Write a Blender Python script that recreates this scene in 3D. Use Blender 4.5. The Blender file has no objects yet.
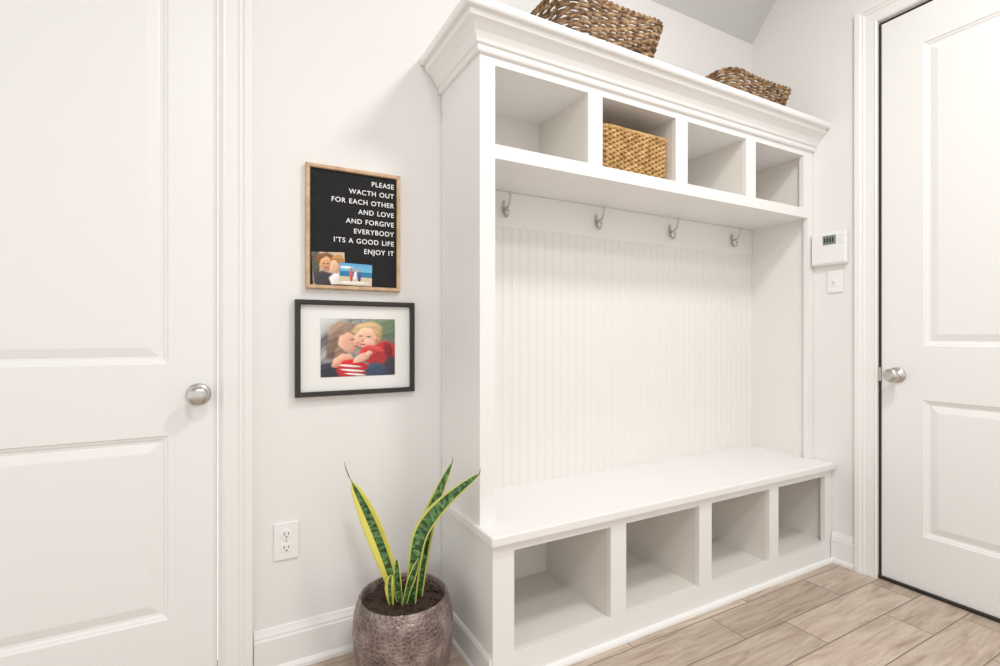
import bpy, bmesh, math, random
from mathutils import Vector, Matrix
random.seed(4)
S=bpy.context.scene
C=S.collection
XR=2.52; XL=.70; D=1.742

# ---------------------------------------------------------------- helpers
def link(o,parent=None):
    C.objects.link(o)
    if parent: o.parent=parent
    return o
def empty(name,loc=(0,0,0)):
    e=bpy.data.objects.new(name,None); e.empty_display_size=.05; e.location=loc
    C.objects.link(e); return e
def mesh_obj(name,bm,mat=None,parent=None,smooth=False,recalc=True):
    if recalc: bmesh.ops.recalc_face_normals(bm,faces=bm.faces)
    me=bpy.data.meshes.new(name); bm.to_mesh(me); bm.free()
    if smooth:
        for p in me.polygons: p.use_smooth=True
    o=bpy.data.objects.new(name,me)
    if mat: me.materials.append(mat)
    return link(o,parent)
def addbox(bm,x0,x1,y0,y1,z0,z1):
    vs=[bm.verts.new((x,y,z)) for x in(x0,x1) for y in(y0,y1) for z in(z0,z1)]
    for f in((0,1,3,2),(4,6,7,5),(0,4,5,1),(2,3,7,6),(0,2,6,4),(1,5,7,3)):
        bm.faces.new([vs[i] for i in f])
def box(name,x0,x1,y0,y1,z0,z1,mat,parent=None,bevel=.0015):
    bm=bmesh.new(); addbox(bm,x0,x1,y0,y1,z0,z1)
    if bevel:
        bmesh.ops.bevel(bm,geom=bm.edges[:],offset=bevel,segments=2,affect='EDGES',profile=.5)
    return mesh_obj(name,bm,mat,parent)
def boxes(name,lst,mat,parent=None):
    bm=bmesh.new()
    for b in lst: addbox(bm,*b)
    return mesh_obj(name,bm,mat,parent)
def sweep(name,path,profile,fn,mat,parent=None,side=1):
    n=len(path); P=[Vector(p) for p in path]; offs=[]
    for i in range(n):
        ns=[]
        if i>0: d=(P[i]-P[i-1]).normalized(); ns.append(Vector((-d.y,d.x))*side)
        if i<n-1: d=(P[i+1]-P[i]).normalized(); ns.append(Vector((-d.y,d.x))*side)
        if len(ns)==2:
            m=(ns[0]+ns[1]).normalized(); m=m/max(.2,m.dot(ns[0]))
        else: m=ns[0]
        offs.append(m)
    bm=bmesh.new(); rings=[]
    for i in range(n):
        rings.append([bm.verts.new(fn(P[i].x+offs[i].x*o,P[i].y+offs[i].y*o,h)) for o,h in profile])
    k=len(profile)
    for i in range(n-1):
        for j in range(k):
            bm.faces.new([rings[i][j],rings[i][(j+1)%k],rings[i+1][(j+1)%k],rings[i+1][j]])
    bm.faces.new(rings[0]); bm.faces.new(rings[-1][::-1])
    return mesh_obj(name,bm,mat,parent)
def lathe(name,prof,mat,M=Matrix.Identity(4),seg=48,parent=None,smooth=True):
    bm=bmesh.new(); rings=[]
    for r,z in prof:
        if r<1e-6: rings.append([bm.verts.new(M@Vector((0,0,z)))])
        else: rings.append([bm.verts.new(M@Vector((r*math.cos(2*math.pi*i/seg),r*math.sin(2*math.pi*i/seg),z))) for i in range(seg)])
    for a,b in zip(rings,rings[1:]):
        for i in range(seg):
            j=(i+1)%seg
            if len(a)==1 and len(b)==1: continue
            if len(a)==1: bm.faces.new([a[0],b[i],b[j]])
            elif len(b)==1: bm.faces.new([a[i],a[j],b[0]])
            else: bm.faces.new([a[i],a[j],b[j],b[i]])
    return mesh_obj(name,bm,mat,parent,smooth=smooth)
def tube(bm,pts,rad,seg=6,closed=False,flat=1.0):
    n=len(pts); rings=[]
    for i,p in enumerate(pts):
        p=Vector(p)
        a=Vector(pts[(i-1)%n] if (closed or i>0) else pts[0]); b=Vector(pts[(i+1)%n] if (closed or i<n-1) else pts[-1])
        t=(b-a).normalized()
        up=Vector((0,0,1)) if abs(t.z)<.9 else Vector((0,1,0))
        s=t.cross(up).normalized(); u=s.cross(t)
        r=rad[i] if isinstance(rad,(list,tuple)) else rad
        rings.append([bm.verts.new(p+s*math.cos(2*math.pi*k/seg)*r*flat+u*math.sin(2*math.pi*k/seg)*r) for k in range(seg)])
    m=n if closed else n-1
    for i in range(m):
        a=rings[i]; b=rings[(i+1)%n]
        for k in range(seg):
            f=bm.faces.new([a[k],a[(k+1)%seg],b[(k+1)%seg],b[k]]); f.smooth=True
    if not closed:
        bm.faces.new(rings[0][::-1]); bm.faces.new(rings[-1])

# ---------------------------------------------------------------- materials
def newmat(name,col,rough=.5,metal=0.):
    m=bpy.data.materials.new(name); m.use_nodes=True
    b=m.node_tree.nodes['Principled BSDF']
    b.inputs['Base Color'].default_value=(*col,1); b.inputs['Roughness'].default_value=rough
    b.inputs['Metallic'].default_value=metal
    return m
def nd(m,t,**kw):
    n=m.node_tree.nodes.new(t)
    for k,v in kw.items(): setattr(n,k,v)
    return n
def lk(m,a,b): m.node_tree.links.new(a,b)
def bsdf(m): return m.node_tree.nodes['Principled BSDF']
def bumpnoise(m,scale,strength,dist=.001,detail=3,vec=None):
    tc=nd(m,'ShaderNodeTexCoord'); n=nd(m,'ShaderNodeTexNoise'); n.inputs['Scale'].default_value=scale; n.inputs['Detail'].default_value=detail
    lk(m,tc.outputs['Object'],n.inputs['Vector'])
    b=nd(m,'ShaderNodeBump'); b.inputs['Strength'].default_value=strength; b.inputs['Distance'].default_value=dist
    lk(m,n.outputs['Fac'],b.inputs['Height']); lk(m,b.outputs['Normal'],bsdf(m).inputs['Normal'])
def ramp(m,fac,stops):
    r=nd(m,'ShaderNodeValToRGB'); e=r.color_ramp.elements
    while len(e)<len(stops): e.new(.5)
    for i,(p,c) in enumerate(stops): e[i].position=p; e[i].color=(*c,1)
    lk(m,fac,r.inputs['Fac']); return r

M_wall=newmat('wall_paint',(.84,.83,.815),.75); bumpnoise(M_wall,180,.25,.001)
M_white=newmat('white_trim_paint',(.86,.852,.838),.38)
M_int=newmat('cubby_interior_beige',(.80,.762,.71),.5)  # warmer and slightly darker than the white trim
M_bead=newmat('beadboard_paint',(.85,.832,.805),.45)
M_door=newmat('door_paint',(.86,.858,.85),.4)
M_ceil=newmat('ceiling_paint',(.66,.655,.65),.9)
M_nickel=newmat('satin_nickel',(.58,.56,.53),.28,1.)
M_dark=newmat('dark_bronze',(.05,.045,.04),.4,.6)
M_plastic=newmat('white_plastic',(.88,.88,.87),.35)
M_black=newmat('black_slot',(.02,.02,.02),.6)
M_screen=newmat('lcd_screen',(.22,.26,.24),.2)

# floor
M_floor=newmat('wood_look_tile',(.6,.5,.43),.42)
m=M_floor
tc=nd(m,'ShaderNodeTexCoord')
br=nd(m,'ShaderNodeTexBrick'); br.offset=.37; br.offset_frequency=2
br.inputs['Scale'].default_value=1; br.inputs['Brick Width'].default_value=.61; br.inputs['Row Height'].default_value=.153
br.inputs['Mortar Size'].default_value=.0026; br.inputs['Mortar Smooth'].default_value=.2; br.inputs['Bias'].default_value=0
br.inputs['Color1'].default_value=(.0,.0,.0,1); br.inputs['Color2'].default_value=(1,1,1,1); br.inputs['Mortar'].default_value=(.5,.5,.5,1)
lk(m,tc.outputs['Object'],br.inputs['Vector'])
mp=nd(m,'ShaderNodeMapping'); mp.inputs['Scale'].default_value=(1.6,14,1); lk(m,tc.outputs['Object'],mp.inputs['Vector'])
addv=nd(m,'ShaderNodeVectorMath',operation='MULTIPLY_ADD'); lk(m,br.outputs['Color'],addv.inputs[0]); addv.inputs[1].default_value=(9,5,3); lk(m,mp.outputs['Vector'],addv.inputs[2])
no=nd(m,'ShaderNodeTexNoise'); no.inputs['Scale'].default_value=2.6; no.inputs['Detail'].default_value=8; no.inputs['Roughness'].default_value=.65; no.inputs['Distortion'].default_value=.8
lk(m,addv.outputs[0],no.inputs['Vector'])
rp=ramp(m,no.outputs['Fac'],[(.30,(.33,.245,.185)),(.44,(.48,.385,.31)),(.58,(.585,.49,.405)),(.76,(.68,.59,.51))])
hue=nd(m,'ShaderNodeMixRGB',blend_type='MULTIPLY'); hue.inputs['Fac'].default_value=1
rb=ramp(m,br.outputs['Color'],[(0,(.84,.82,.80)),(1,(1.08,1.07,1.06))])
lk(m,rp.outputs['Color'],hue.inputs[1]); lk(m,rb.outputs['Color'],hue.inputs[2])
mx=nd(m,'ShaderNodeMixRGB'); mx.inputs[2].default_value=(.25,.19,.15,1)
lk(m,br.outputs['Fac'],mx.inputs['Fac']); lk(m,hue.outputs['Color'],mx.inputs[1]); lk(m,mx.outputs['Color'],bsdf(m).inputs['Base Color'])
bp=nd(m,'ShaderNodeBump',invert=True); bp.inputs['Strength'].default_value=.5; bp.inputs['Distance'].default_value=.002
lk(m,br.outputs['Fac'],bp.inputs['Height']); lk(m,bp.outputs['Normal'],bsdf(m).inputs['Normal'])

def woven_mat(name,c1,c2,c3):
    m=newmat(name,c2,.75)
    tc=nd(m,'ShaderNodeTexCoord'); n=nd(m,'ShaderNodeTexNoise'); n.inputs['Scale'].default_value=45; n.inputs['Detail'].default_value=4
    lk(m,tc.outputs['Object'],n.inputs['Vector'])
    r=ramp(m,n.outputs['Fac'],[(.3,c1),(.5,c2),(.7,c3)]); lk(m,r.outputs['Color'],bsdf(m).inputs['Base Color'])
    b=nd(m,'ShaderNodeBump'); b.inputs['Strength'].default_value=.4; b.inputs['Distance'].default_value=.002
    lk(m,n.outputs['Fac'],b.inputs['Height']); lk(m,b.outputs['Normal'],bsdf(m).inputs['Normal'])
    return m
M_sea=woven_mat('seagrass',(.08,.04,.02),(.28,.165,.085),(.54,.38,.22))
M_wick=woven_mat('golden_wicker',(.30,.16,.05),(.52,.32,.12),(.70,.48,.22))

M_oak=newmat('oak_frame',(.62,.43,.26),.5)
m=M_oak; tc=nd(m,'ShaderNodeTexCoord'); n=nd(m,'ShaderNodeTexNoise'); n.inputs['Scale'].default_value=30; lk(m,tc.outputs['Object'],n.inputs['Vector'])
r=ramp(m,n.outputs['Fac'],[(.3,(.50,.32,.18)),(.7,(.70,.50,.32))]); lk(m,r.outputs['Color'],bsdf(m).inputs['Base Color'])
M_felt=newmat('black_felt',(.012,.012,.014),.9)
m=M_felt; tc=nd(m,'ShaderNodeTexCoord'); w=nd(m,'ShaderNodeTexWave',bands_direction='Z'); w.inputs['Scale'].default_value=40; lk(m,tc.outputs['Object'],w.inputs['Vector'])
b=nd(m,'ShaderNodeBump'); b.inputs['Strength'].default_value=.6; b.inputs['Distance'].default_value=.002; lk(m,w.outputs['Fac'],b.inputs['Height']); lk(m,b.outputs['Normal'],bsdf(m).inputs['Normal'])
M_letter=newmat('white_letters',(.9,.9,.9),.5)
M_bframe=newmat('black_frame_wood',(.025,.022,.02),.5); bumpnoise(M_bframe,90,.5,.002)
M_mat=newmat('mat_board',(.86,.86,.84),.8)
M_print=newmat('photo_print',(1,1,1),.3)
at=nd(M_print,'ShaderNodeVertexColor',layer_name='Col'); lk(M_print,at.outputs['Color'],bsdf(M_print).inputs['Base Color'])

# pot glaze
M_pot=newmat('hammered_glaze',(.2,.13,.12),.30,.35)
m=M_pot; tc=nd(m,'ShaderNodeTexCoord'); v=nd(m,'ShaderNodeTexVoronoi',feature='DISTANCE_TO_EDGE'); v.inputs['Scale'].default_value=76; v.inputs['Randomness'].default_value=.6
lk(m,tc.outputs['Object'],v.inputs['Vector'])
n=nd(m,'ShaderNodeTexNoise'); n.inputs['Scale'].default_value=16; n.inputs['Detail'].default_value=6; lk(m,tc.outputs['Object'],n.inputs['Vector'])
r1=ramp(m,n.outputs['Fac'],[(.3,(.085,.058,.052)),(.52,(.22,.16,.145)),(.72,(.44,.36,.33))])
r2=ramp(m,v.outputs['Distance'],[(.0,(1,1,1)),(.10,(0,0,0))])
mx=nd(m,'ShaderNodeMixRGB'); mx.inputs[2].default_value=(.50,.43,.40,1)
mul=nd(m,'ShaderNodeMath',operation='MULTIPLY'); mul.inputs[1].default_value=.4; lk(m,r2.outputs['Color'],mul.inputs[0]); lk(m,mul.outputs[0],mx.inputs['Fac'])
lk(m,r1.outputs['Color'],mx.inputs[1]); lk(m,mx.outputs['Color'],bsdf(m).inputs['Base Color'])
b=nd(m,'ShaderNodeBump'); b.inputs['Strength'].default_value=1.; b.inputs['Distance'].default_value=.006; lk(m,v.outputs['Distance'],b.inputs['Height']); lk(m,b.outputs['Normal'],bsdf(m).inputs['Normal'])
M_soil=newmat('potting_soil',(.05,.03,.02),.95); bumpnoise(M_soil,60,1.,.02)
# leaf
M_leaf=newmat('snake_leaf',(.1,.25,.06),.4)
m=M_leaf; uv=nd(m,'ShaderNodeUVMap'); sp=nd(m,'ShaderNodeSeparateXYZ'); lk(m,uv.outputs['UV'],sp.inputs[0])
mp=nd(m,'ShaderNodeMapping'); mp.inputs['Scale'].default_value=(1.2,26,1); lk(m,uv.outputs['UV'],mp.inputs['Vector'])
n=nd(m,'ShaderNodeTexNoise'); n.inputs['Scale'].default_value=1.3; n.inputs['Detail'].default_value=4; n.inputs['Distortion'].default_value=.8; lk(m,mp.outputs['Vector'],n.inputs['Vector'])
rc=ramp(m,n.outputs['Fac'],[(.4,(.012,.055,.018)),(.52,(.06,.17,.045)),(.64,(.20,.34,.12))])
e1=nd(m,'ShaderNodeMath',operation='SUBTRACT'); e1.inputs[1].default_value=.5; lk(m,sp.outputs['X'],e1.inputs[0])
e2=nd(m,'ShaderNodeMath',operation='ABSOLUTE'); lk(m,e1.outputs[0],e2.inputs[0])
e3=nd(m,'ShaderNodeMath',operation='GREATER_THAN'); e3.inputs[1].default_value=.38; lk(m,e2.outputs[0],e3.inputs[0])
mx=nd(m,'ShaderNodeMixRGB'); mx.inputs[2].default_value=(.60,.60,.14,1); lk(m,e3.outputs[0],mx.inputs['Fac']); lk(m,rc.outputs['Color'],mx.inputs[1]); lk(m,mx.outputs['Color'],bsdf(m).inputs['Base Color'])
M_leafy=M_leaf.copy(); M_leafy.name='snake_leaf_yellow'
for x in M_leafy.node_tree.nodes:
    if x.type=='MATH' and x.operation=='GREATER_THAN': x.inputs[1].default_value=.22
    if x.type=='MIX_RGB': x.inputs[2].default_value=(.74,.68,.13,1)
M_tip=newmat('dry_leaf_tip',(.25,.13,.07),.8)

# ---------------------------------------------------------------- room shell
ZC=2.66
boxes('floor',[(-2.2,XR+.15,-4.2,.15,-.08,0)],M_floor)
DX0,DX1,DTOP=-.80,-.014,2.45
boxes('wall_back',[(DX1,XR+.15,0,.13,0,3.1),(-2.2,DX0,0,.13,0,3.1),(DX0,DX1,0,.13,DTOP,3.1)],M_wall)
RY0,RY1=.368-D,1.138-D
boxes('wall_right',[(XR,XR+.13,RY1,0,0,3.1),(XR,XR+.13,-4.2,RY0,0,3.1),(XR,XR+.13,RY0,RY1,DTOP,3.1)],M_wall)
bm=bmesh.new()
pr=[(.0,ZC),(-.34,3.06),(-4.2,3.06),(-4.2,3.16),(-.30,3.16),(.0,ZC+.12)]
a=[bm.verts.new((-2.2,y,z)) for y,z in pr]; b_=[bm.verts.new((XR,y,z)) for y,z in pr]
k=len(pr)
for i in range(k): bm.faces.new([a[i],a[(i+1)%k],b_[(i+1)%k],b_[i]])
bm.faces.new(a); bm.faces.new(b_[::-1])
mesh_obj('ceiling',bm,M_ceil)

cas=[(0,0),(0,.009),(.006,.013),(.012,.010),(.044,.013),(.050,.018),(.056,.017),(.064,.023),(.083,.025),(.085,.022),(.085,0)]
sweep('trim_1',[(DX1-.002,0),(DX1-.002,DTOP-.002),(DX0+.002,DTOP-.002),(DX0+.002,0)],cas,lambda a,b,h:(a,-h,b),M_white,side=-1)
sweep('trim_2',[(RY1,0),(RY1,DTOP),(RY0,DTOP),(RY0,0)],cas,lambda a,b,h:(XR-h,a,b),M_white,side=-1)

BF=-.412
bb=[(0,0),(.022,0),(.022,.012),(.016,.022),(.014,.024),(.014,.108),(.011,.114),(.011,.120),(.007,.130),(.004,.140),(0,.141)]
sweep('baseboard_back',[(DX1+.086,0),(XL-.014,0)],bb,lambda a,b,h:(a,b,h),M_white,side=-1)
sweep('baseboard_right',[(XR,BF-.004),(XR,RY1+.088)],bb,lambda a,b,h:(a,b,h),M_white,side=-1)
sweep('baseboard_side',[(-.80-.089,0),(-2.2,0)],bb,lambda a,b,h:(a,b,h),M_white,side=1)

def panel_door(name,w,h,panels,fn,mat,th=.035):
    E=empty(name)
    bm=bmesh.new()
    us=sorted({0,w}|{p[0] for p in panels}|{p[1] for p in panels}); zs=sorted({0.008,h}|{p[2] for p in panels}|{p[3] for p in panels})
    def isp(u,z): return any(p[0]<u<p[1] and p[2]<z<p[3] for p in panels)
    V={}
    def vv(u,z,n):
        k=(round(u,5),round(z,5),round(n,5))
        if k not in V: V[k]=bm.verts.new(fn(u,z,n))
        return V[k]
    for i in range(len(us)-1):
        for j in range(len(zs)-1):
            if not isp((us[i]+us[i+1])/2,(zs[j]+zs[j+1])/2):
                bm.faces.new([vv(us[i],zs[j],0),vv(us[i+1],zs[j],0),vv(us[i+1],zs[j+1],0),vv(us[i],zs[j+1],0)])
    rings=[(0,0),(.003,-.004),(.010,-.006),(.014,-.010),(.022,-.011),(.026,-.009),(.046,-.003),(.050,-.0025)]
    for p in panels:
        prev=None
        for o,n in rings:
            r=[vv(p[0]+o,p[2]+o,n),vv(p[1]-o,p[2]+o,n),vv(p[1]-o,p[3]-o,n),vv(p[0]+o,p[3]-o,n)]
            if prev:
                for q in range(4): bm.faces.new([prev[q],prev[(q+1)%4],r[(q+1)%4],r[q]])
            prev=r
        bm.faces.new(prev)
    bz=zs[0]
    q=[vv(0,bz,-th),vv(w,bz,-th),vv(w,h,-th),vv(0,h,-th)]
    bm.faces.new(q)
    mesh_obj('slab_face',bm,mat,E)
    bm=bmesh.new()
    oo=[bm.verts.new(fn(*t)) for t in((0,bz,0),(w,bz,0),(w,h,0),(0,h,0))]; qq=[bm.verts.new(fn(*t)) for t in((0,bz,-th),(w,bz,-th),(w,h,-th),(0,h,-th))]
    for i in range(4): bm.faces.new([oo[i],oo[(i+1)%4],qq[(i+1)%4],qq[i]])
    mesh_obj('slab_edges',bm,mat,E)
    return E
def knob(E,origin,axis,mat):
    z=Vector(axis); M=Matrix.Translation(origin)@z.to_track_quat('Z','Y').to_matrix().to_4x4()
    lathe('knob',[(0,0),(.033,0),(.033,.004),(.029,.008),(.014,.011),(.0115,.016),(.0115,.030),(.016,.034),(.0245,.041),(.0285,.050),(.0285,.056),(.025,.063),(.015,.067),(0,.068)],mat,M,40,E)
rec=.012
wl=DX1-DX0-.028
d1=panel_door('door_1',wl,2.432,[(.118,wl-.124,.235,.775),(.118,wl-.124,.985,2.30)],lambda u,z,n:(DX0+.014+u,rec-n,z),M_door)
knob(d1,(-.076,rec,.892),(0,-1,0),M_nickel)
bm=bmesh.new()
addbox(bm,DX0,DX0+.011,-.001,.125,0,DTOP); addbox(bm,DX1-.011,DX1,-.001,.125,0,DTOP); addbox(bm,DX0+.011,DX1-.011,-.001,.125,DTOP-.011,DTOP)
mesh_obj('jamb',bm,M_white,d1)
wr=RY1-RY0-.020
d2=panel_door('door_2',wr,2.435,[(.118,wr-.150,.235,.80),(.118,wr-.150,1.025,2.28)],lambda u,z,n:(XR+.008-n,RY0+.010+u,z),M_door)
knob(d2,(XR+.008,1.070-D,.898),(-1,0,0),M_nickel)
bm=bmesh.new()
addbox(bm,XR+.02,XR+.125,RY0,RY0+.006,0,DTOP); addbox(bm,XR+.02,XR+.125,RY1-.006,RY1,0,DTOP); addbox(bm,XR+.02,XR+.125,RY0+.006,RY1-.006,DTOP-.008,DTOP)
mesh_obj('jamb',bm,M_dark,d2)
box('threshold',XR-.004,XR+.12,RY0+.001,RY1-.001,0.001,.014,M_dark,d2,.001)
box('dark_gap_strip',XR+.003,XR+.007,RY1-.0085,RY1-.001,0.016,2.44,M_dark,d2,0)  # dark strip added to draw the dark line of the door gap
box('latch_plate',XR+.001,XR+.0025,RY1-.010,RY1-.001,.868,.928,M_nickel,d2,0)

# ---------------------------------------------------------------- hall tree (built-in bench + cubbies)
H=empty('mudroom_hall_tree')
X1=XR-.002; HF=-.325; BK=-.003
ZO0,ZO1=1.684,1.936; ZS=1.638; ZT=2.08
ops=[(.755,1.132),(1.197,1.572),(1.640,2.010),(2.077,2.440)]
bops=[(.775,1.160),(1.230,1.604),(1.675,2.042),(2.105,2.462)]
W=M_white
FT=.02
SO=.467
boxes('side_left',[(XL,XL+.02,HF+FT,BK,SO,ZT-.06)],W,H)
boxes('side_right',[(X1-.018,X1,HF+FT,BK,SO,ZS)],M_bead,H)
bm=bmesh.new(); pr=[]; x=XL+.02; xe=X1-.018
while x<xe:
    pr+= [(x,.0125),(x+.030,.0125),(x+.0315,.0108),(x+.0325,.0108),(x+.034,.0123),(x+.036,.0123),(x+.0375,.0108),(x+.0385,.0108)]
    x+=.040
pr=[(min(a,xe),b) for a,b in pr]
lo=[bm.verts.new((a,-b,SO-.002)) for a,b in pr]; hi=[bm.verts.new((a,-b,ZS+.002)) for a,b in pr]
for i in range(len(pr)-1):
    if pr[i+1][0]-pr[i][0]>1e-5 : bm.faces.new([lo[i],lo[i+1],hi[i+1],hi[i]])
mesh_obj('beadboard_back',bm,M_bead,H)
box('hook_rail',XL+.021,xe-.001,-.0165,-.004,1.497,ZS-.0005,W,H,.002)
boxes('hutch_shelf',[(XL+.021,X1-.0005,HF+FT,BK,ZS,ZO0)],W,H)
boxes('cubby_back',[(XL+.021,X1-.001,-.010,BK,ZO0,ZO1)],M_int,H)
box('cubby_cleat',XL+.022,X1-.002,-.028,-.0105,ZO0+.001,ZO0+.075,M_bead,H,.001)
boxes('hutch_top',[(XL+.0205,X1-.0005,HF+FT,BK,ZO1,ZT-.002)],W,H)
boxes('hutch_face_frame',
 [(XL,ops[0][0],HF,HF+FT,SO,ZT-.03),
  (ops[3][1],X1,HF,HF+FT,ZS,ZT-.03),
  (ops[3][1]+.035,X1,HF,HF+FT,SO,ZS),
  (ops[0][0],ops[3][1],HF,HF+FT,ZS,ZO0),
  (ops[0][0],ops[3][1],HF,HF+FT,ZO1,ZT-.03)]+
 [(ops[i][1],ops[i+1][0],HF,HF+FT,ZO0,ZO1) for i in range(3)],W,H)
for i in range(3):
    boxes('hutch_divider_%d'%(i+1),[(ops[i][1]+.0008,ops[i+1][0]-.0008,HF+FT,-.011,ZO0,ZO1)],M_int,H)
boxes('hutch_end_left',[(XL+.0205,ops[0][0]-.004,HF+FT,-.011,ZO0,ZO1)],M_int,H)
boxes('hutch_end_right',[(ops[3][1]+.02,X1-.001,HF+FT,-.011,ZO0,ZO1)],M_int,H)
# bench
BZ0,BZ1=.094,.408
boxes('bench_side_left',[(XL,XL+.02,BF+FT,BK,.0,.436)],W,H)
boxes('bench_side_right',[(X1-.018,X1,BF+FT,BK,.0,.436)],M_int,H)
box('seat',XL-.012,X1,BF-.020,-.0005,.436,SO,W,H,.005)
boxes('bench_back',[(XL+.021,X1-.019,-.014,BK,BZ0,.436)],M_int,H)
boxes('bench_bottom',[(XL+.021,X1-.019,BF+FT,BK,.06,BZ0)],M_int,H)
boxes('bench_face_frame',
 [(XL,bops[0][0],BF,BF+FT,0,.436),(bops[3][1],X1,BF,BF+FT,0,.436),
  (bops[0][0],bops[3][1],BF,BF+FT,0,BZ0),(bops[0][0],bops[3][1],BF,BF+FT,BZ1,.436)]+
 [(bops[i][1],bops[i+1][0],BF,BF+FT,BZ0,BZ1) for i in range(3)],W,H)
for i in range(3):
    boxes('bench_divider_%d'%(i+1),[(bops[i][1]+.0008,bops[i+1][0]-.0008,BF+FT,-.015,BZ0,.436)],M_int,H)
fnxy=lambda a,b,h:(a,b,h)
shoe=[(.0005,0),(.016,0),(.015,.008),(.011,.014),(.0005,.018)]
sweep('shoe_mould',[(X1,BF),(XL,BF)],shoe,fnxy,W,H,side=1)
sweep('side_base',[(XL,BF+.004),(XL,-.024)],[(.0005,0),(.018,0),(.017,.010),(.011,.018),(.010,.085),(.005,.095),(.0005,.096)],fnxy,W,H,side=1)
crown=[(.0005,1.962),(.010,1.964),(.013,1.970),(.013,1.982),(.020,1.986),(.024,1.996),(.034,2.012),(.050,2.028),(.062,2.036),(.066,2.044),(.066,2.052),(.080,2.054),(.084,2.060),(.084,2.078),(.080,2.081),(.0005,2.081)]
sweep('crown_moulding',[(X1,HF),(XL,HF),(XL,BK)],crown,fnxy,W,H,side=1)

# coat hooks
def coat_hook(x,z):
    bm=bmesh.new(); y=-.0185
    n=20; A=[];B=[]
    for i in range(n):
        t=2*math.pi*i/n; a=.0085*math.cos(t)*(1-.25*math.sin(t)); b=.027*math.sin(t)
        A.append(bm.verts.new((x+a,y,z+b))); B.append(bm.verts.new((x+a*.8,y-.004,z+b*.93)))
    for i in range(n): bm.faces.new([A[i],A[(i+1)%n],B[(i+1)%n],B[i]])
    bm.faces.new(A[::-1]); bm.faces.new(B)
    def bez(p,n=12):
        out=[]
        for i in range(n+1):
            t=i/n; q=[Vector(v) for v in p]
            while len(q)>1: q=[q[j].lerp(q[j+1],t) for j in range(len(q)-1)]
            out.append(q[0])
        return out
    up=bez([(x,y-.002,z-.005),(x,y-.028,z-.018),(x,y-.050,z+.0),(x,y-.053,z+.042)])
    tube(bm,up,[.0058-.002*i/12 for i in range(13)],8)
    dn=bez([(x,y-.002,z-.012),(x,y-.006,z-.048),(x,y-.035,z-.055),(x,y-.033,z-.022)])
    tube(bm,dn,[.0056-.0018*i/12 for i in range(13)],8)
    for c in(up[-1],dn[-1]):
        r=bmesh.ops.create_uvsphere(bm,u_segments=14,v_segments=8,radius=.0066,matrix=Matrix.Translation(c))
        for v in r['verts']:
            for f in v.link_faces: f.smooth=True
    mesh_obj('coat_hook',bm,M_nickel)
for x in(.958,1.422,1.872,2.325): coat_hook(x,1.575)

# ---------------------------------------------------------------- baskets
def rrect(w,d,r,n):
    w2,d2=w/2-r,d/2-r
    L=[2*w2,math.pi*r/2,2*d2,math.pi*r/2]*2; tot=sum(L)
    out=[]
    for i in range(n):
        s=tot*i/n; k=0
        while s>L[k]: s-=L[k]; k+=1
        if k==0: p=(-w2+s,-d2-r);nm=(0,-1)
        elif k==1: a=-math.pi/2+s/r; p=(w2+r*math.cos(a),-d2+r*math.sin(a)); nm=(math.cos(a),math.sin(a))
        elif k==2: p=(w2+r,-d2+s);nm=(1,0)
        elif k==3: a=s/r; p=(w2+r*math.cos(a),d2+r*math.sin(a)); nm=(math.cos(a),math.sin(a))
        elif k==4: p=(w2-s,d2+r);nm=(0,1)
        elif k==5: a=math.pi/2+s/r; p=(-w2+r*math.cos(a),d2+r*math.sin(a)); nm=(math.cos(a),math.sin(a))
        elif k==6: p=(-w2-r,d2-s);nm=(-1,0)
        else: a=math.pi+s/r; p=(-w2+r*math.cos(a),-d2+r*math.sin(a)); nm=(math.cos(a),math.sin(a))
        out.append((p,nm))
    return out,tot
def basket(name,cx,cy,z0,w,d,h,flare,rows,mat,rot=0,r=.05,stake=.03,jit=.0,dip=0.):
    bm=bmesh.new(); pitch=h/rows; rad=pitch*.56
    _,tot=rrect(w,d,r,8); ns=int(tot/stake/2)*2; n=ns*5
    Mx=Matrix.Translation((cx,cy,z0))@Matrix.Rotation(rot,4,'Z')
    base,_=rrect(w,d,r,n)
    def pos(i,t,off):
        (p,nm)=base[i%n]
        sc=1+flare*t
        zz=t*h+dip*t*((2*p[0]/w)**2)
        return Mx@Vector((p[0]*sc+nm[0]*off,p[1]*sc+nm[1]*off,zz))
    for k in range(rows):
        t=(k+.5)/rows
        pts=[]
        for i in range(n):
            off=math.cos(math.pi*i/5+math.pi*(k%2))*rad*.75+random.uniform(-jit,jit)
            v=pos(i,t,off); v.z+=random.uniform(-jit,jit)*.6; pts.append(v)
        tube(bm,pts,rad,6,True)
    for s in range(ns):
        i=int(s*5+2.5)
        tube(bm,[pos(i,t/6,0) for t in range(7)],rad*.7,6)
    for ph in(0,math.pi):
        pts=[]
        for i in range(n*2):
            j=i/2
            a=base[int(j)%n]; v0=pos(int(j),1.0,0); v1=pos(int(j)+1,1.0,0); v=v0.lerp(v1,j-int(j))
            q=i*.55+ph; nm=Mx.to_3x3()@Vector((*a[1],0))
            pts.append(v+nm*math.cos(q)*rad*.7+Vector((0,0,math.sin(q)*rad*.7+rad*.3)))
        tube(bm,pts,rad*.95,6,True)
    vs=[bm.verts.new(pos(i,0,-.002)+Vector((0,0,.004))) for i in range(0,n,2)]; bm.faces.new(vs)
    return mesh_obj(name,bm,mat,recalc=True)
basket('woven_basket',1.250,-.19,ZT+.005,.395,.28,.160,.26,14,M_sea,jit=.0020,dip=.02,r=.07,stake=.036)
basket('woven_basket',2.115,-.19,ZT+.005,.375,.25,.118,.24,11,M_sea,jit=.0018,dip=.015,r=.06,stake=.036)
basket('wicker_basket',1.392,-.165,ZO0+.007,.335,.255,.160,.02,17,M_wick,r=.035,stake=.018,jit=.0006)

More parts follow.
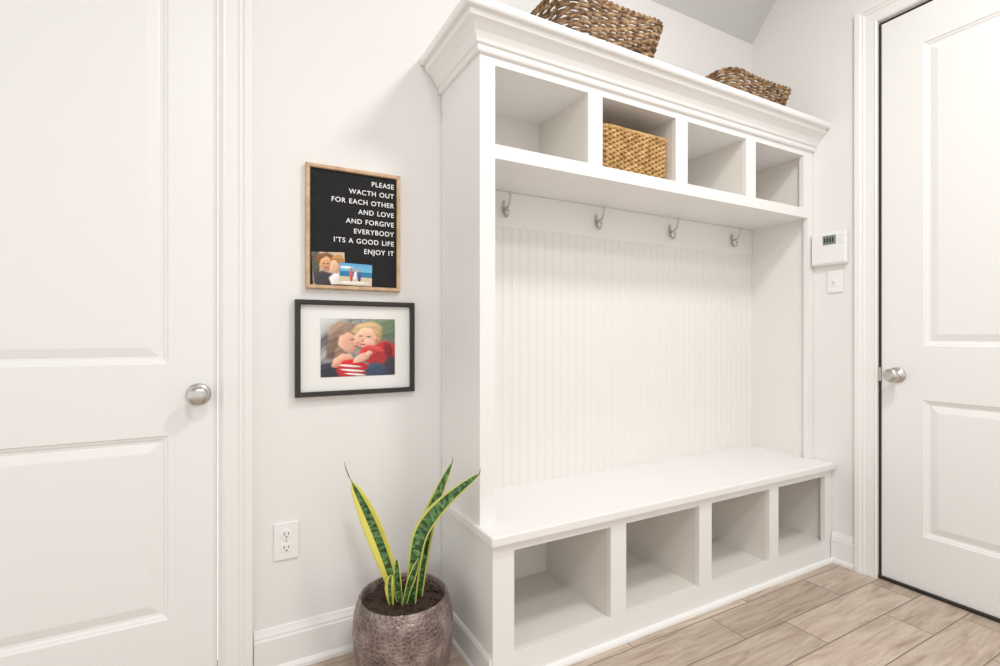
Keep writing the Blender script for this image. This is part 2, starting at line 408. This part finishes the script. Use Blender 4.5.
# ---------------------------------------------------------------- pictures
def lin(c): return tuple((max(0,x)/255)**2.2 for x in c)
def picture(name,x0,x1,z0,z1,y,nx,nz,bg,blobs,parent,rot=0):
    bm=bmesh.new(); lay=bm.loops.layers.float_color.new('Col')
    cx,cz=(x0+x1)/2,(z0+z1)/2
    V=[]
    for j in range(nz+1):
        for i in range(nx+1):
            dx=x0+(x1-x0)*i/nx-cx; dz=z0+(z1-z0)*j/nz-cz
            V.append(bm.verts.new((cx+dx*math.cos(rot)-dz*math.sin(rot),y,cz+dx*math.sin(rot)+dz*math.cos(rot))))
    def col(u,v):
        c=list(bg(u,v))
        for bi,bl in enumerate(blobs):
            (bu,bv,ru,rv,an,cc,soft)=bl[:7]; st=bl[7] if len(bl)>7 else 0
            a=math.radians(an); du,dv=(u-bu),(v-bv)
            p=(du*math.cos(a)+dv*math.sin(a))/ru; q=(-du*math.sin(a)+dv*math.cos(a))/rv
            th=math.atan2(q,p)
            dd=math.sqrt(p*p+q*q)*(1+.07*math.sin(3*th+bi)+.04*math.sin(7*th+bi*2)); w=min(1,max(0,(1-dd)/(soft*1.1)+.5)); w=w*w*(3-2*w)
            sh=1-.24*(p*.6+q*.8)*min(1,dd)
            if st: sh*=1+st*.5*math.sin(p*9+q*17+math.sin(q*5+p*4)*2)
            for k in range(3): c[k]=c[k]*(1-w)+min(255,cc[k]*sh)*w
        g=random.uniform(-7,7)
        return (*lin([min(255,x+g) for x in c]),1)
    for j in range(nz):
        for i in range(nx):
            q=[j*(nx+1)+i,j*(nx+1)+i+1,(j+1)*(nx+1)+i+1,(j+1)*(nx+1)+i]
            f=bm.faces.new([V[k] for k in q]); cc=col((i+.5)/nx,1-(j+.5)/nz)
            for l in f.loops: l[lay]=cc
    return mesh_obj(name,bm,M_print,parent,recalc=False)
def frame(parent,x0,x1,z0,z1,wd,dp,mat):
    prof=[(0,0),(0,dp*.8),(wd*.2,dp),(wd*.8,dp),(wd,dp*.85),(wd,0)]
    path=[(x0,z0),(x0,z1),(x1,z1),(x1,z0)]
    bm=bmesh.new(); rings=[]
    for (a,b),(sx,sz) in zip(path,[(1,1),(1,-1),(-1,-1),(-1,1)]):
        rings.append([bm.verts.new((a+sx*o,-.002-h,b+sz*o)) for o,h in prof])
    k=len(prof)
    for i in range(4):
        for j in range(k): bm.faces.new([rings[i][j],rings[i][(j+1)%k],rings[(i+1)%4][(j+1)%k],rings[(i+1)%4][j]])
    mesh_obj('frame',bm,mat,parent)
L=empty('letter_board')
lx0,lx1,lz0,lz1=.223,.538,1.222,1.632
frame(L,lx0,lx1,lz0,lz1,.013,.020,M_oak)
box('felt_panel',lx0+.008,lx1-.008,-.012,-.0025,lz0+.008,lz1-.008,M_felt,L,0)
lines=["PLEASE","WACTH OUT","FOR EACH OTHER","AND LOVE","AND FORGIVE","EVERYBODY","I'TS A GOOD LIFE","ENJOY IT"]
for i,t in enumerate(lines):
    cu=bpy.data.curves.new('letters','FONT'); cu.body=t; cu.align_x='RIGHT'; cu.size=.0232; cu.extrude=.0008; cu.space_character=1.12; cu.offset=.0002; cu.space_word=1.15
    o=bpy.data.objects.new('letters_row_%d'%(i+1),cu); C.objects.link(o)
    o.rotation_euler=(math.pi/2,0,0); o.location=(lx1-.022,-.0135,1.583-i*.0335)
    cu.materials.append(M_letter); o.parent=L
n3=lambda u,v:.6*math.sin(u*37+v*21+3*math.sin(v*9))*math.sin(u*17-v*41)+.4*math.sin(u*71+v*53)*math.sin(v*83-u*31)
picture('portrait_print',.243,.348,1.238,1.345,-.0145,64,64,lambda u,v:(205+25*n3(u,v),185+25*n3(u,v),165),[
 (.1,.3,.14,.5,0,(90,85,70),.5,.2),(.40,.22,.27,.20,0,(120,80,50),.3,.15),(.41,.36,.17,.22,10,(215,160,120),.25),(.78,.30,.22,.22,20,(175,125,70),.3,.2),(.68,.46,.15,.20,0,(225,180,150),.25),(.35,.85,.35,.26,0,(60,55,60),.3,.1),(.75,.88,.25,.23,0,(230,225,220),.3),(.35,.36,.03,.02,0,(60,40,30),.4),(.47,.36,.03,.02,0,(60,40,30),.4),(.41,.47,.06,.02,0,(180,80,80),.4)],L,.05)
def beach(u,v):
    if v<.38: return (95+60*v,165+60*v,215)
    if v<.6: return (40,120,165)
    return (215,195,165)
picture('beach_print',.330,.438,1.238,1.312,-.0158,66,46,beach,[
 (.2,.2,.2,.06,0,(240,245,250),.8),(.35,.55,.05,.28,0,(200,90,80),.3),(.48,.58,.05,.25,0,(235,235,240),.3),(.60,.60,.05,.22,0,(70,80,120),.3),(.35,.24,.035,.06,0,(190,140,110),.4),(.48,.30,.035,.06,0,(200,150,120),.4),(.6,.34,.035,.06,0,(190,140,110),.4),(.5,.9,.5,.08,0,(230,225,215),.4)],L,-.02)
F=empty('framed_photo')
fx0,fx1,fz0,fz1=.191,.590,.868,1.185
frame(F,fx0,fx1,fz0,fz1,.016,.024,M_bframe)
box('mat_board',fx0+.010,fx1-.010,-.010,-.0025,fz0+.010,fz1-.010,M_mat,F,0)
bgk=lambda u,v:(160+40*n3(u*.9,v*.9)-40*u,165+38*n3(u*.9,v*.9)-40*u,160+38*n3(u*.9,v*.9)-40*u)
skin=(226,172,146); dk=(92,62,52)
picture('family_print',.270,.520,.930,1.125,-.0115,190,150,bgk,[
 (.08,.22,.20,.30,20,(190,196,194),.6),(.88,.15,.22,.22,0,(110,128,100),.7,.12),
 (.10,.62,.22,.36,0,(88,84,86),.4,.25),(.06,.80,.10,.30,0,(150,150,150),.5,.25),
 (.29,.24,.21,.19,-25,(158,134,116),.35,.14),
 (.20,.44,.12,.26,15,(128,104,90),.35,.18),
 (.26,.60,.08,.14,10,(140,116,100),.35,.18),
 (.36,.42,.125,.18,-15,skin,.25),
 (.63,.22,.20,.17,12,(200,166,122),.3,.10),
 (.73,.34,.08,.14,0,(190,150,108),.3,.10),
 (.585,.34,.15,.18,15,(232,184,158),.25),
 (.63,.44,.10,.08,0,(234,180,156),.4),
 (.735,.37,.032,.055,0,(216,156,132),.3),(.735,.37,.014,.030,0,(190,120,100),.5),
 (.52,.30,.028,.010,0,dk,.6),(.63,.31,.030,.010,12,dk,.6),
 (.545,.375,.025,.03,0,(216,150,128),.5),
 (.55,.445,.04,.016,5,(190,96,90),.5),(.41,.36,.032,.010,-12,dk,.6),(.47,.41,.035,.035,0,(222,162,140),.4),(.46,.475,.03,.014,-10,(190,96,92),.5),
 (.82,.66,.21,.26,12,(176,42,44),.25,.16),(.64,.60,.15,.12,-25,(195,52,50),.25,.16),
 (.72,.53,.15,.045,20,(210,78,70),.4),
 (.90,.55,.06,.14,-10,(130,26,32),.5),
 (.95,.86,.10,.20,0,(58,52,60),.4),
 (.18,.93,.26,.20,0,(50,50,62),.3,.2),
 (.30,.74,.15,.13,-10,skin,.3),(.20,.80,.06,.05,0,(216,150,128),.4),
 (.42,.88,.22,.17,0,(190,36,42),.25,.12),(.38,.82,.15,.020,8,(238,230,224),.4),(.42,.90,.17,.020,8,(238,230,224),.4),(.46,.97,.15,.018,8,(238,230,224),.4),
 (.54,.68,.13,.065,-32,(228,180,156),.3),(.64,.60,.045,.04,-20,(230,186,162),.3),
 (.74,.92,.16,.14,0,(56,72,94),.35,.2)],F)

# ---------------------------------------------------------------- electrical bits
O=empty('electrical_outlet')
ox,oz=.166,.410
box('cover_plate',ox-.037,ox+.037,-.007,-.0005,oz-.060,oz+.060,M_plastic,O,.003)
for s in(-1,1):
    M=Matrix.Translation((ox,-.007,oz+s*.0215))@Matrix.Rotation(math.pi/2,4,'X')
    lathe('receptacle_%d'%(s+2),[(0,0),(.0165,0),(.0165,.0015),(.0155,.0025),(0,.0025)],M_plastic,M,28,O,False)
    boxes('slots_%d'%(s+2),[(ox-.0075,ox-.0055,-.0105,-.009,oz+s*.0215-.002,oz+s*.0215+.007),(ox+.0055,ox+.0075,-.0105,-.009,oz+s*.0215-.001,oz+s*.0215+.006),(ox-.002,ox+.002,-.0105,-.009,oz+s*.0215-.010,oz+s*.0215-.006)],M_black,O)
lathe('screw',[(0,0),(.003,0),(.003,.001),(0,.0015)],M_nickel,Matrix.Translation((ox,-.007,oz))@Matrix.Rotation(math.pi/2,4,'X'),14,O)
K=empty('security_keypad')
ky0,ky1=-.488,-.330
box('housing',XR-.026,XR-.001,ky0,ky1,1.402,1.555,M_plastic,K,.006)
box('screen',XR-.0275,XR-.025,ky0+.045,ky1-.055,1.497,1.540,M_screen,K,.001)
boxes('screen_digits',[(XR-.0285,XR-.027,ky0+.055+i*.012,ky0+.061+i*.012,1.507,1.529) for i in range(4)],M_black,K)
box('door_flap',XR-.029,XR-.025,ky0+.006,ky1-.006,1.410,1.488,M_plastic,K,.002)
boxes('function_buttons',[(XR-.0285,XR-.025,ky0+.012,ky0+.032,1.498+i*.016,1.508+i*.016) for i in range(3)],M_mat,K)
T=empty('light_switch')
sy=-.428
box('cover_plate',XR-.006,XR-.0005,sy-.035,sy+.035,1.270,1.376,M_plastic,T,.003)
box('toggle_base',XR-.0075,XR-.005,sy-.006,sy+.006,1.310,1.336,M_plastic,T,.0005)
box('toggle',XR-.018,XR-.006,sy-.0035,sy+.0035,1.321,1.333,M_plastic,T,.001)

# ---------------------------------------------------------------- potted snake plant
P=empty('potted_snake_plant')
px,py=.482,-.232
MP=Matrix.Translation((px,py,0))
lathe('pot',[(0,.002),(.120,.002),(.128,.008),(.140,.05),(.150,.11),(.154,.165),(.151,.215),(.144,.245),(.139,.255),(.137,.265),(.133,.270),(.128,.267),(.126,.255),(.126,.20),(0,.20)],M_pot,MP,72,P)
bm=bmesh.new()
rings=[]
for k in range(13):
    r=.1255*k/12
    rings.append([bm.verts.new((px+r*math.cos(2*math.pi*i/48),py+r*math.sin(2*math.pi*i/48),.245+random.uniform(-.004,.004)+.006*(1-k/12))) for i in range(48)] if k else [bm.verts.new((px,py,.253))])
for a_,b2 in zip(rings,rings[1:]):
    for i in range(48):
        j=(i+1)%48
        if len(a_)==1: bm.faces.new([a_[0],b2[i],b2[j]])
        else: bm.faces.new([a_[i],a_[j],b2[j],b2[i]])
for k in range(70):
    a=random.uniform(0,6.28); r=random.uniform(.01,.112); s=random.uniform(.004,.010)
    bmesh.ops.create_cube(bm,size=1,matrix=Matrix.Translation((px+r*math.cos(a),py+r*math.sin(a),.252))@Matrix.Rotation(random.uniform(0,3),4,'Z')@Matrix.Rotation(random.uniform(-.6,.6),4,'X')@Matrix.Diagonal((s*1.8,s,s*.5,1)))
mesh_obj('soil',bm,M_soil,P)
Rv=Vector((.878,-.4787,0)); Fv=Vector((.4787,.878,0))
def leaf(name,pts,wid,mat,twist0=0,twist1=0,spike=0):
    P3=[Vector((px,py,0))+Rv*a+Fv*b+Vector((0,0,z)) for a,b,z in pts]
    n=36
    def cr(t):
        m=len(P3)-1; s=t*m; i=min(int(s),m-1); f=s-i
        p0=P3[max(i-1,0)];p1=P3[i];p2=P3[i+1];p3=P3[min(i+2,m)]
        return .5*((2*p1)+(p2-p0)*f+(2*p0-5*p1+4*p2-p3)*f*f+(3*p1-p0-3*p2+p3)*f**3)
    bm=bmesh.new(); uvl=bm.loops.layers.uv.new('UVMap'); rows=[]
    for i in range(n+1):
        t=i/n; c=cr(t); tg=(cr(min(1,t+.01))-cr(max(0,t-.01))).normalized()
        s=tg.cross(-Fv).normalized(); nn=s.cross(tg).normalized()
        tw=math.radians(twist0+(twist1-twist0)*t); s2=s*math.cos(tw)+nn*math.sin(tw); n2=s2.cross(tg).normalized()
        w=wid*(.55+.45*math.sin(min(1,t*1.7)*math.pi/2))*(1 if t<.55 else max(.02,math.cos((t-.55)/.45*math.pi/2)**.75))
        row=[]
        for k in range(9):
            u=k/8; e=(u-.5)*2
            row.append((c+s2*e*w/2+n2*(e*e*w*.22)+n2*math.sin(t*9+e*2)*.0015,u,t))
        rows.append(row)
    V=[[bm.verts.new(p[0]) for p in row] for row in rows]
    for i in range(n):
        for k in range(8):
            f=bm.faces.new([V[i][k],V[i][k+1],V[i+1][k+1],V[i+1][k]]); f.smooth=True
            for l,(a,b) in zip(f.loops,((i,k),(i,k+1),(i+1,k+1),(i+1,k))): l[uvl].uv=(rows[a][b][1],rows[a][b][2]*wid/.05*1.0)
    o=mesh_obj(name,bm,mat,P)
    so=o.modifiers.new('thick','SOLIDIFY'); so.thickness=.0022; so.offset=0
    if spike:
        bm=bmesh.new(); c=P3[-1]; d=(P3[-1]-P3[-2]).normalized()
        tube(bm,[c-d*.012,c+d*spike*.4,c+d*spike*.8+Vector((0,0,.006)),c+d*spike+Vector((0,0,.016))],[.0022,.0018,.0013,.0005],6)
        mesh_obj(name+'_tip',bm,M_tip,P)
leaf('leaf_1',[(-.015,0,.24),(-.050,.0,.36),(-.105,.0,.50),(-.163,.0,.615)],.060,M_leafy,20,-15,.050)
leaf('leaf_2',[(.028,-.02,.24),(.040,-.02,.37),(.065,-.02,.47),(.135,-.03,.56),(.236,-.05,.65)],.052,M_leaf,10,40,.006)
leaf('leaf_3',[(.040,.02,.24),(.052,.02,.36),(.080,.02,.50),(.148,.02,.665)],.046,M_leaf,-25,25,.006)
leaf('leaf_4',[(-.002,-.03,.24),(-.010,-.03,.30),(-.015,-.03,.385)],.030,M_leaf,30,10)
leaf('leaf_5',[(.006,-.04,.24),(.022,-.045,.31),(.055,-.05,.40)],.026,M_leaf,-50,-30)
leaf('leaf_6',[(-.030,-.03,.24),(-.036,-.035,.30),(-.030,-.04,.345)],.026,M_leafy,20,0)

# ---------------------------------------------------------------- lights, world, camera
w=bpy.data.worlds.new('soft_daylight'); S.world=w; w.use_nodes=True
w.node_tree.nodes['Background'].inputs[0].default_value=(1,.98,.955,1); w.node_tree.nodes['Background'].inputs[1].default_value=1.12
def area(name,loc,size,power,col,rot=(0,0,0)):
    l=bpy.data.lights.new(name,'AREA'); l.shape='DISK' ; l.size=size; l.energy=power; l.color=col
    o=bpy.data.objects.new(name,l); o.location=loc; o.rotation_euler=rot; C.objects.link(o)
area('ceiling_light',(1.35,-1.5,3.0),.4,28,(1,.99,.975))
area('ceiling_light',(.2,-2.4,3.0),.4,26,(1,.99,.975))

cam=bpy.data.cameras.new('camera'); co=bpy.data.objects.new('camera',cam); C.objects.link(co)
cam.lens=18; cam.sensor_width=36; cam.shift_y=.002; cam.clip_start=.05
co.location=(0,-D,1.07); co.rotation_euler=(math.pi/2,0,math.radians(-28.6))
S.camera=co
S.view_settings.view_transform='Standard'; S.view_settings.look='None'; S.view_settings.exposure=0
